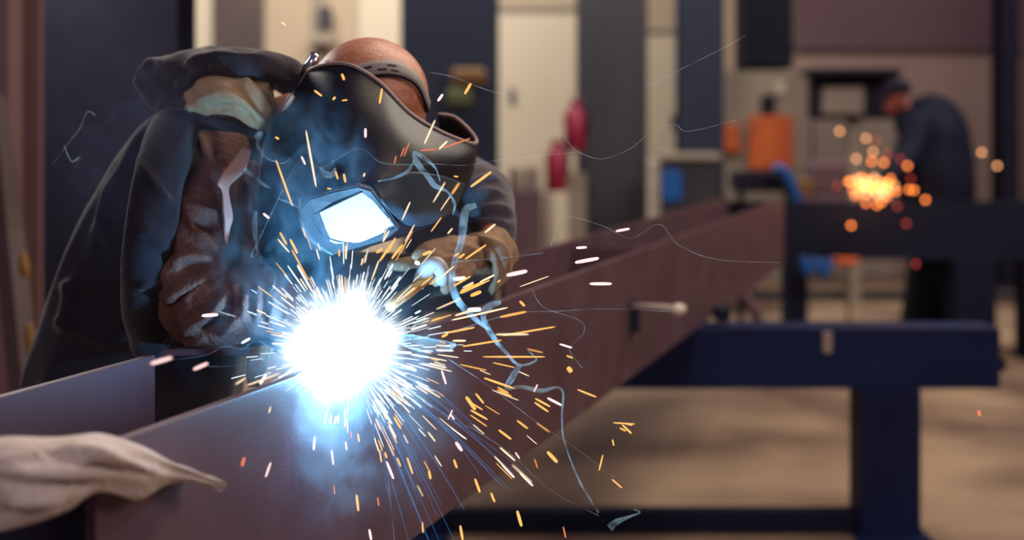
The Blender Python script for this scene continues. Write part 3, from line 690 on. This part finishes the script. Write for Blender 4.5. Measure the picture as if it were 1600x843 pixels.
def where(px, py):
    if py < 100: return 'above the hood and bald head'
    if px < 400: return 'at the far left over the jacket and girder' if py < 640 else 'low over the left face of the girder'
    if 400 <= px < 640 and py < 250: return 'against the top of the black mask'
    if 640 <= px < 770 and py < 250: return 'beside the bald head and mask rim'
    if px < 600 and py < 360: return 'against the side of the black mask'
    if px < 780 and py < 360: return 'against the blue lit chin of the mask'
    if px > 780 and py < 480: return 'above the edge of the girder right of the glove'
    if px > 920: return 'over the tan floor right of the girder'
    if py < 480: return 'between the mask and the glove'
    if px > 780 and py < 620: return 'flying far right of the arc over the girder'
    if py < 620: return 'in the fan beside the white glow'
    if py < 700: return 'below the white glow'
    return 'falling low in front of the girder'
def slant(dx, dy):
    a = math.degrees(math.atan2(-dy, abs(dx) if True else dx))
    a = math.degrees(math.atan2(abs(dy), abs(dx)))
    return 'upright' if a > 72 else 'level' if a < 14 else ('rising' if dx*dy < 0 else 'falling')
CLOCK = ['three','half past two','two','half past one','one','half past twelve','twelve','half past eleven','eleven','half past ten','ten','half past nine','nine','half past eight','eight','half past seven','seven','half past six','six','half past five','five','half past four','four','half past three']
pending = []
def near_spark(x0, y0, x1, y1, d, kind, wpx, d_to=None):
    L = math.hypot(x1-x0, y1-y0); sz = 'long' if L > 60 else 'short' if L > 14 else 'tiny'; th = 'thick ' if wpx >= 5 else ''
    mx, my = (x0+x1)/2, (y0+y1)/2; rr = math.hypot(mx-540, my-545)
    ck = CLOCK[int(round(math.degrees(math.atan2(545-my, mx-540)) % 360/15)) % 24]
    far_ = 'hugging' if rr < 115 else 'outside' if rr < 150 else 'near' if rr < 195 else 'well off' if rr < 260 else 'far from' if rr < 360 else 'remote from'
    lab = "%s %s%s spark %s the white glow at %s o'clock" % (sz, th, TONE[kind], far_, ck)
    if my > 560 and mx < 1250: d = min(d, dface(mx)-.04); d_to = d if d_to is None else min(d_to, dface(x1)-.03)
    o = place_spark(at(x0, y0, d), at(x1, y1, d_to or d), wpx*d/F/2, kind, lab, 'sparks flying from the welding arc')
    pending.append((lab, rr, o)); return o
EXPL = [ # x0,y0,x1,y1,width,kind as measured
 (440,34,446,40,2.4,'pale'),(534,115,538,125,5,'gold'),(491,141,503,150,4,'gold'),(520,156,524,151,4,'gold'),(534,157,543,156,2.6,'gold'),
 (593,162,597,138,4,'gold'),(571,200,571,215,5,'pink'),(478,203,494,292,4,'pale'),(431,249,457,322,4,'gold'),(471,244,477,257,4,'pink'),
 (663,225,680,187,3.4,'pale'),(640,222,631,244,2.6,'red'),(626,245,632,230,2.4,'red'),(616,256,619,243,2.4,'red'),(684,158,692,147,5,'pink'),
 (726,147,736,130,5,'gold'),(656,235,682,233,2.6,'red'),(686,233,699,220,3.6,'pale'),(692,231,735,216,3,'red'),(735,292,768,268,5,'gold'),
 (528,280,524,267,3.4,'gold'),(537,271,540,285,4.5,'gold'),(511,294,518,295,3,'gold'),(628,344,641,315,3,'pale'),(568,276,570,270,3,'pale'),
 (430,214,436,217,4,'gold'),(709,275,716,276,3,'gold'),(411,333,421,341,5,'pink'),
 (962,361,984,357,5,'pink'),(900,387,917,386,5,'pink'),(898,410,936,403,7,'pink'),(921,443,956,443,6,'pink'),(791,430,824,423,8,'pink'),
 (235,568,269,558,7,'pink'),(302,577,325,567,6,'pink'),(315,493,341,491,7,'pink'),(377,536,391,528,5,'white'),(406,600,416,584,5,'white'),(368,600,384,590,3,'pale'),
 (784,524,868,510,3.4,'gold'),(754,557,852,557,3.4,'gold'),(782,437,777,441,3,'gold'),(812,470,820,478,5,'gold'),(874,537,894,543,4,'pink'),(885,555,895,559,3.4,'gold'),
 (887,573,893,581,9,'gold'),(902,608,932,620,3.6,'gold'),(855,705,871,722,7,'gold'),(836,622,860,635,4,'gold'),(855,621,878,633,5,'pink'),(835,628,857,643,4,'gold'),
 (779,671,799,686,4.6,'gold'),(728,619,743,640,7,'gold'),(743,614,756,630,4,'gold'),(808,797,815,822,6,'gold'),(719,820,723,843,5,'gold'),(784,725,804,746,4.4,'pink'),
 (812,738,833,759,4.4,'pink'),(805,706,812,716,3,'pink'),(835,716,840,731,3,'red'),(742,747,750,769,5,'gold'),(767,769,773,784,4.4,'gold'),(712,690,722,704,7,'pink'),
 (557,772,560,798,5,'gold'),(577,826,580,843,5,'pink'),(660,815,661,832,3.4,'gold'),(604,720,615,748,5,'pink'),(636,714,645,740,4,'gold'),(620,714,626,728,4,'gold'),
 (593,702,596,722,3.4,'gold'),(518,702,521,726,4,'pale'),(522,757,523,772,2.6,'red'),(492,681,490,703,5,'pink'),(415,745,423,722,4,'pink'),(378,728,382,714,6,'red'),
 (508,660,510,643,3.6,'white'),(516,662,518,648,4.6,'white'),(523,662,525,649,4.6,'white'),(528,662,529,648,3.4,'white'),(540,689,542,703,3.6,'pink'),(559,677,561,690,4,'gold'),(548,673,549,684,3,'red'),
 (420,645,423,635,2.6,'pale'),(590,776,592,790,3,'red'),(670,735,673,748,5,'gold'),(709,717,714,731,4.6,'gold'),(700,655,707,640,3,'pink'),(704,647,710,655,3.4,'pale'),(958,660,992,662,3,'gold'),(972,663,987,677,4,'gold'),(968,668,978,673,3,'gold'),
 (976,661,988,664,3,'gold'),(957,686,959,696,3,'gold'),(936,735,942,710,3,'gold'),(956,748,972,762,3,'gold'),(1529,640,1531,650,6,'red'),(880,822,884,840,3,'red'),
 (453,373,465,396,5,'gold'),(434,373,452,394,3,'pale'),(648,409,656,412,8,'white'),(708,436,728,434,8,'white'),(730,484,752,483,9,'white'),(660,398,674,392,6,'gold'),
 (717,403,726,396,4,'gold'),(710,400,717,395,4,'gold'),(726,405,760,382,3.6,'gold'),(705,500,794,480,3.6,'pale'),(718,458,756,440,6,'gold'),(735,462,752,455,7,'gold'),(720,455,740,442,5,'gold'),(696,520,742,511,4,'gold'),
 (707,532,728,532,4,'pale'),(722,541,784,531,3.6,'gold'),(700,521,690,526,5,'gold'),(840,600,834,612,3,'pink'),(690,578,697,600,4.4,'pink'),(756,590,802,606,4.4,'gold'),(735,640,762,655,4,'gold'),
 (605,395,618,371,4,'gold'),(612,404,629,382,5,'gold'),(588,395,597,388,5,'gold'),(593,408,612,380,4.4,'gold'),(598,378,608,360,3.4,'pale')]
for (x0,y0,x1,y1,wp,k) in EXPL:
    mx, my = (x0+x1)/2, (y0+y1)/2
    d = 2.14+R.uniform(-.03, .02)
    if my < 380 and 400 < mx < 780: d = 2.10+R.uniform(-.04,.02)
    if mx > 780: d = 2.22+R.uniform(-.05,.05)
    near_spark(x0, y0, x1, y1, d, k, wp*.85)
SEC = [] # radiating fan: (angle from, to (deg, up = 90), how many, r min, r max)
fan = [(25, 62, 22, 110, 300, 1.0), (62, 120, 22, 85, 190, 1.), (120, 158, 12, 90, 150, 1.), (158, 205, 8, 85, 115, 1.), (-12, 25, 26, 100, 290, 1.),
       (-45, -12, 34, 95, 330, 1.), (-75, -45, 22, 85, 240, 1.), (-110, -75, 3, 90, 130, 1.)]
CXA, CYA = 540, 545
for a0, a1, n, r0, r1, _ in fan:
    for i in range(n):
        th = math.radians(R.uniform(a0, a1)); u = R.random()**1.7; rr = r0+(r1-r0)*u; L = R.choice((R.uniform(10, 26), R.uniform(22, 55), R.uniform(16, 40)))
        if math.degrees(th) < -45: L *= .8
        c, s = math.cos(th), -math.sin(th); x0, y0 = CXA+rr*c, CYA+rr*s; x1, y1 = CXA+(rr+L)*c, CYA+(rr+L)*s
        if -60 < math.degrees(th) < 10: y1 += (rr/300)*6
        k = R.uniform(-.9, -.05)*(1 if R.random() < .8 else -.4)
        d0 = 2.13+k*rr/F*2.0; d1 = 2.13+k*(rr+L)/F*2.0
        tone = 'white' if rr < r0+22 and R.random() < .7 else R.choice(('gold','pale','pale','gold','pale'))
        near_spark(x0, y0, x1, y1, max(1.85,d0), tone, R.choice((1.5,1.8,2.2,2.6,3.4))*(.9), max(1.85,d1))
from collections import defaultdict
same = defaultdict(list)
for lab, rr, o in pending: same[lab].append((rr, o))
ORD = ['innermost','second','third','fourth','fifth','sixth','seventh','eighth','ninth']
for lab, q in same.items():
    if len(q) > 1:
        q.sort(key=lambda z: z[0])
        for i, (rr, o) in enumerate(q): o['label'] = (lab+', '+(ORD[min(i,8)] if i < len(q)-1 else 'outermost')).replace(', second', ', next outward')
# the countless fine ones, one object
bm = bmesh.new(); 
for i in range(520):
    th = R.uniform(0, 2*math.pi); rr = R.uniform(62, 96)+(abs(R.gauss(0,40)) if R.random() < .3 else 0); L = R.uniform(12, 42)
    if -2.3 < math.atan2(math.sin(th), math.cos(th)) < -1.2 and rr > 70: continue
    if math.cos(th) < -.3: rr *= .9; L *= .7
    c, s = math.cos(th), -math.sin(th); k = R.uniform(-1.0, .1)
    d0 = 2.12+k*rr/F*2; d1 = 2.12+k*(rr+L)/F*2; r_ = R.uniform(.35, .95)*2.1/F
    pts = [at(CXA+(rr+L*t)*c, CYA+(rr+L*t)*s, d0+(d1-d0)*t) for t in (0,.1,.9,1)]
    tube(bm, pts, [r_*.2, r_, r_, r_*.3], 4)
me = from_bm(bm); tag(link('spark_spray', me, M['spark_white']), 'dense spray of fine blue white sparks round the glowing arc', 'sparks', kind='stuff')
# curved blue streaks shooting down right
bm = bmesh.new()
for i in range(26):
    th = math.radians(R.uniform(-72, -22)); r0 = R.uniform(70, 130); r1 = r0+R.uniform(90, 260); q = R.uniform(10, 50); k = R.uniform(-.5, .0); pts = []
    for j in range(9):
        t = j/8; rr = r0+(r1-r0)*t; pts.append(at(CXA+rr*math.cos(th), CYA-rr*math.sin(th)+q*t*t, 2.1+k*rr/F*2))
    r_ = R.uniform(.25, .6)*2.1/F; tube(bm, pts, [r_*(1-.7*j/8) for j in range(9)], 4)
M['spark_blue'] = emit('spark_blue', (.10, .42, 1.0), .75)
tag(link('spark_spray', from_bm(bm), M['spark_blue']), 'fine blue streaks curving down and right from the glowing arc', 'sparks', kind='stuff')

# ---------------------------------------------------------------- sparks of the far bench
bm = bmesh.new(); bmesh.ops.create_icosphere(bm, subdivisions=2, radius=1); base = from_bm(bm)
fm_ = {}
for k in ('far','farpale','fardim'):
    m_ = base.copy(); m_.materials.append(M['spark_'+k]); fm_[k] = bpy.data.objects.new('spark', m_)
def far_spark(px, py, k, d=9.0, r=.011, label=None, group=None):
    o = fm_[k].copy(); C.objects.link(o); o.location = at(px, py, d); o.scale = (r, r, r); tag(o, label, 'spark', group); return o
FAR = [(1312,205,'farpale','topmost blurred orange spark, left above the far spray'),(1353,216,'farpale','blurred pale spark high above the far spray'),(1369,220,'fardim','faint blurred spark beside the high pale one above the far spray'),
 (1338,248,'farpale','bright blurred pale spark at the upper left of the far spray'),(1364,237,'farpale','blurred orange spark at the top middle of the far spray'),(1362,252,'far','blurred orange spark just under the top middle of the far spray'),
 (1387,240,'fardim','dull red blurred spark at the top right of the far spray'),(1381,254,'far','blurred orange spark in the upper right of the far spray'),(1406,248,'fardim','dull blurred spark against the dark jacket, upper one'),
 (1418,259,'far','blurred orange spark against the dark jacket beside the dull upper one'),(1420,296,'far','blurred orange spark right of the far glow'),(1428,297,'far','blurred orange spark at the right, overlapping its left neighbour'),
 (1446,312,'far','blurred orange spark furthest right against the dark jacket'),(1353,317,'far','blurred orange spark just below the far glow, left one'),(1370,320,'far','blurred orange spark just below the far glow, middle one'),(1377,316,'far','blurred orange spark just below the far glow, right one'),
 (1330,352,'far','lone blurred orange spark below the far spray on the bench front'),(1416,349,'fardim','faint red blurred spark on the bench front'),(1431,412,'fardim','faint red blurred spark low by the trouser leg'),
 (1534,238,'farpale','upper blurred pale spark on the wall right of the second man'),(1558,259,'farpale','lower blurred pale spark on the wall right of the second man'),(1423,279,'fardim','dull red blurred spark right above the far glow'),
 (1308,290,'fardim','dull red blurred spark left of the far glow'),(1402,322,'fardim','dull red blurred spark below right of the far glow')]
for px, py, k, lab in FAR: far_spark(px, py, k, label=lab, group='blurred sparks round the far bench')
for i in range(74):
    a = R.gauss(0, 1); b = R.gauss(0, 1)
    if abs(a) > 1.9 or abs(b) > 1.7: continue
    far_spark(1362+a*22, 291+b*9.5, R.choice(('far','far','farpale')), 9.0+R.uniform(-.1,.1), R.uniform(.008,.013), 'blurred orange spark packed in the glowing middle of the far spray', 'packed sparks of the far spray')

# ---------------------------------------------------------------- the arc and its fume
def ellipsoid(name, c, r, m, label, cat, kind=None):
    bm = bmesh.new(); bmesh.ops.create_icosphere(bm, subdivisions=4, radius=1)
    o = link(name, from_bm(bm), m, None, True); o.location = c; o.scale = r; return tag(o, label, cat, None, kind)
def vol_mat(name, emis=None, scat=None, power=2.0, nscale=3.0, namt=.7, thr=.35, ani=0.2):
    m = bpy.data.materials.new(name); m.use_nodes = True; nt = m.node_tree; nt.nodes.clear(); N = nt.nodes.new; Lk = nt.links.new
    tc = N('ShaderNodeTexCoord'); ln = N('ShaderNodeVectorMath'); ln.operation = 'LENGTH'; Lk(tc.outputs['Object'], ln.inputs[0])
    iv = N('ShaderNodeMath'); iv.operation = 'SUBTRACT'; iv.inputs[0].default_value = 1; Lk(ln.outputs['Value'], iv.inputs[1]); iv.use_clamp = True
    pw = N('ShaderNodeMath'); pw.operation = 'POWER'; pw.inputs[1].default_value = power; Lk(iv.outputs[0], pw.inputs[0]); f = pw.outputs[0]
    if namt:
        nz = N('ShaderNodeTexNoise'); nz.inputs['Scale'].default_value = nscale; nz.inputs['Detail'].default_value = 5; nz.inputs['Distortion'].default_value = 1.2; Lk(tc.outputs['Object'], nz.inputs['Vector'])
        mr = N('ShaderNodeMapRange'); mr.inputs['From Min'].default_value = thr; mr.inputs['From Max'].default_value = thr+.3; mr.inputs['To Min'].default_value = 1-namt; Lk(nz.outputs['Fac'], mr.inputs['Value'])
        mu = N('ShaderNodeMath'); mu.operation = 'MULTIPLY'; Lk(f, mu.inputs[0]); Lk(mr.outputs[0], mu.inputs[1]); f = mu.outputs[0]
    o = N('ShaderNodeOutputMaterial')
    if emis:
        e = N('ShaderNodeEmission'); e.inputs[0].default_value = (*emis[:3], 1); mm = N('ShaderNodeMath'); mm.operation = 'MULTIPLY'; mm.inputs[1].default_value = emis[3]; Lk(f, mm.inputs[0]); Lk(mm.outputs[0], e.inputs[1]); Lk(e.outputs[0], o.inputs['Volume'])
    if scat:
        s = N('ShaderNodeVolumeScatter'); s.inputs['Color'].default_value = (*scat[:3], 1); s.inputs['Anisotropy'].default_value = ani
        mm = N('ShaderNodeMath'); mm.operation = 'MULTIPLY'; mm.inputs[1].default_value = scat[3]; Lk(f, mm.inputs[0]); Lk(mm.outputs[0], s.inputs['Density']); Lk(s.outputs[0], o.inputs['Volume'])
    return m
cb = at(537, 541, 2.14)
arc_ = ellipsoid('welding_arc', cb, (.115,.10,.110), vol_mat('arc_plasma', emis=(.85,.94,1.0,230), power=2.4, nscale=2.4, namt=.80, thr=.40), 'blinding white welding arc on the edge of the girder', 'welding arc')
for x_, y_, r_ in ((604,527,.036),(556,468,.040),(462,548,.038),(530,600,.034)):
    fl_ = ellipsoid('flare', at(x_, y_, 2.13), (r_,r_*.8,r_), bpy.data.materials['arc_plasma'], None, None)
    fl_.parent = arc_; fl_.matrix_parent_inverse = Matrix.LocRotScale(arc_.location, None, arc_.scale).inverted()
ellipsoid('weld_fume', at(545,620,2.045), (.19,.075,.23), vol_mat('fume_near', scat=(.72,.88,1.0,22), power=1.3, nscale=3.0, namt=1.0, thr=.47), 'bluish fume drifting in front of the girder below the arc', 'smoke', 'stuff')
ellipsoid('weld_fume', at(440,425,2.20), (.13,.10,.20), vol_mat('fume_left', scat=(.35,.75,1.0,18), power=1.1, nscale=3.2, namt=1.0, thr=.50), 'blue smoke rising between the suede sleeve and the mask', 'smoke', 'stuff')
ellipsoid('weld_fume', at(215,240,2.35), (.20,.10,.26), vol_mat('fume_back', scat=(.35,.5,1,3), power=1.2, nscale=2.4, namt=.95, thr=.48), 'thin blue smoke drifting over the shoulder', 'smoke', 'stuff')

ellipsoid('weld_fume', at(488,270,2.10), (.11,.06,.14), vol_mat('fume_mask', scat=(.20,.55,1.0,26), power=1.0, nscale=2.8, namt=1.0, thr=.47), 'deep blue smoke veil over the left half of the mask', 'smoke', 'stuff')
# smoke wisps: ribbons that curl and widen
def ribbon(ctl, label, seg=7, twist=1.5, m='wisp', name='smoke_wisp', ph=0):
    P = cat_rom(ctl, seg); bm = bmesh.new(); n = len(P); rings = []; pts = [at(*p[:3]) for p in P]
    for i, p in enumerate(P):
        t = (pts[min(i+1,n-1)]-pts[max(i-1,0)]).normalized(); s = t.cross(Vector((0,1,0))).normalized(); q = t.cross(s)
        a = ph+twist*i/n; ax = s*math.cos(a)+q*math.sin(a); bx_ = t.cross(ax); w_ = p[3]*p[2]/F/2
        rings.append([bm.verts.new(pts[i]+ax*w_*math.cos(2*math.pi*k/8)+bx_*w_*.28*math.sin(2*math.pi*k/8)) for k in range(8)])
    for a, b in zip(rings, rings[1:]):
        for k in range(8): bm.faces.new((a[k], a[(k+1)%8], b[(k+1)%8], b[k]))
    bm.faces.new(rings[0][::-1]); bm.faces.new(rings[-1])
    return tag(build(name, bm, M[m], None, True), label, 'smoke')
ribbon([(645,238,2.16,3),(652,255,2.15,10),(668,275,2.15,9),(680,290,2.14,12),(700,300,2.14,7),(710,318,2.15,12),(708,334,2.16,5)], 'curl of pale smoke on the right of the mask')
ribbon([(645,236,2.15,3),(662,246,2.14,9),(680,262,2.13,8),(688,283,2.13,4)], 'short hooked smoke wisp beside the curl on the mask', 7, 2)
ribbon([(648,250,2.15,3),(636,268,2.15,6),(615,278,2.15,9),(590,283,2.15,5)], 'faint smoke wisp leading left from the curl on the mask', 7, 2)
ribbon([(744,320,2.18,8),(728,328,2.18,12),(724,350,2.18,14),(720,380,2.18,12),(710,410,2.17,10),(706,440,2.16,14),(716,470,2.15,20),(745,500,2.14,16),(765,515,2.13,8)], 'long pale smoke wisp hanging in front of the glove', 8, 1.2)
ribbon([(782,472,2.20,6),(765,478,2.19,12),(755,495,2.18,10),(770,525,2.17,14),(792,552,2.16,12),(812,570,2.16,14),(838,562,2.16,8),(826,548,2.16,4)], 'smoke wisp looping over the girder right of the arc', 8, 2)
ribbon([(812,570,2.16,6),(800,590,2.16,10),(792,606,2.15,6),(815,604,2.15,8),(845,610,2.15,12),(870,605,2.16,9),(880,615,2.16,7),(878,650,2.17,8),(882,690,2.18,7),(905,750,2.2,8),(935,800,2.22,6)], 'long smoke wisp falling over the floor right of the girder', 8, 2)
ribbon([(622,528,2.13,14),(645,534,2.13,24),(672,540,2.13,26),(700,540,2.13,18),(712,538,2.13,6)], 'pale blue puff just right of the white glow', 7, .6)
ribbon([(952,824,2.2,12),(965,814,2.2,10),(985,806,2.2,5),(1000,800,2.2,3),(990,795,2.2,2)], 'small bright blue smoke puff at the bottom over the trestle foot', 7, 1)
ribbon([(398,214,2.33,6),(408,208,2.32,8),(402,225,2.31,9),(415,245,2.3,7),(440,255,2.29,7),(453,248,2.28,8)], 'hooked blue smoke wisp at the left edge of the mask', 7, 2)
ribbon([(382,265,2.33,7),(400,278,2.31,6),(412,288,2.3,9),(425,295,2.29,7),(432,308,2.28,8),(455,318,2.27,5),(475,330,2.26,3)], 'ragged pale smoke wisp left of the mask window', 7, 2.5)
ribbon([(500,262,2.16,3),(508,272,2.155,10),(520,272,2.155,9),(524,262,2.155,3)], 'small crescent smoke ring on the side of the mask', 7, .5)
ribbon([(400,330,2.30,5),(398,360,2.29,9),(405,400,2.28,6),(430,430,2.26,10),(420,470,2.25,6)], 'blue smoke wisp climbing beside the suede cuff', 8, 2)
ribbon([(468,310,2.15,3),(470,345,2.15,6),(490,378,2.15,7),(520,398,2.15,4)], 'faint smoke arc round the mask window', 8, 1)
ribbon([(150,180,2.5,1.5),(136,175,2.5,2),(125,200,2.5,3),(108,222,2.5,4),(95,240,2.5,2),(82,256,2.5,1.5)], 'thin white smoke squiggle in front of the dark column', 7, 2)
ribbon([(100,228,2.5,2),(112,252,2.5,3),(125,245,2.5,3),(118,262,2.5,1.5)], 'small smoke fleck under the squiggle at the dark column', 7, 2)
# thin luminous smoke trails
TR = [([(392,400),(470,245),(500,262),(560,232),(600,255),(680,256),(730,258),(790,248),(900,238)], 'over the mask and out to the right'),
 ([(806,240),(870,210),(900,235),(940,248),(985,232),(1015,208),(1055,195),(1075,205),(1150,188)], 'waving across the grey column'),
 ([(860,385),(880,340),(940,352),(985,372),(1030,350),(1060,382),(1120,405),(1220,410)], 'over the far end of the girder'),
 ([(456,555),(430,545),(400,532),(378,545),(352,541),(320,555),(285,560),(262,562)], 'to the left pink spark'),
 ([(440,560),(420,550),(400,562),(380,568),(350,572),(325,572)], 'to the lower left pink spark'),
 ([(450,500),(420,494),(385,487),(360,492),(340,491)], 'to the short pink spark on the cuff'),
 ([(700,520),(800,490),(870,486),(950,482),(1060,487)], 'level with the clamp'),
 ([(535,640),(560,660),(580,690),(602,725),(610,780),(616,843)], 'straight down the girder below the arc'),
 ([(411,740),(413,790),(411,843)], 'down the left face of the girder'),
 ([(640,580),(680,640),(740,670),(800,710),(860,765),(935,805)], 'diagonal to the lower right'),
 ([(700,560),(760,600),(840,660),(900,700),(960,745)], 'steep from the arc over the tan floor'),
 ([(830,450),(850,480),(905,500),(912,520),(890,545),(910,575)], 'curling above the girder face'),
 ([(640,110),(700,118),(760,140),(830,160)], 'faint over the navy column'),
 ([(1010,135),(1080,100),(1130,75),(1165,55)], 'rising across the right navy column'),
 ([(560,480),(640,420),(700,410),(790,402),(850,395)], 'from the arc past the glove')]
for pts, wh in TR:
    P = [(x, y, 2.12 if 430 < x < 760 else 2.2, 1.1) for x, y in pts]
    ribbon(P, 'thin bluish smoke trail ' + wh, 8, .5, 'trail', 'smoke_trail')
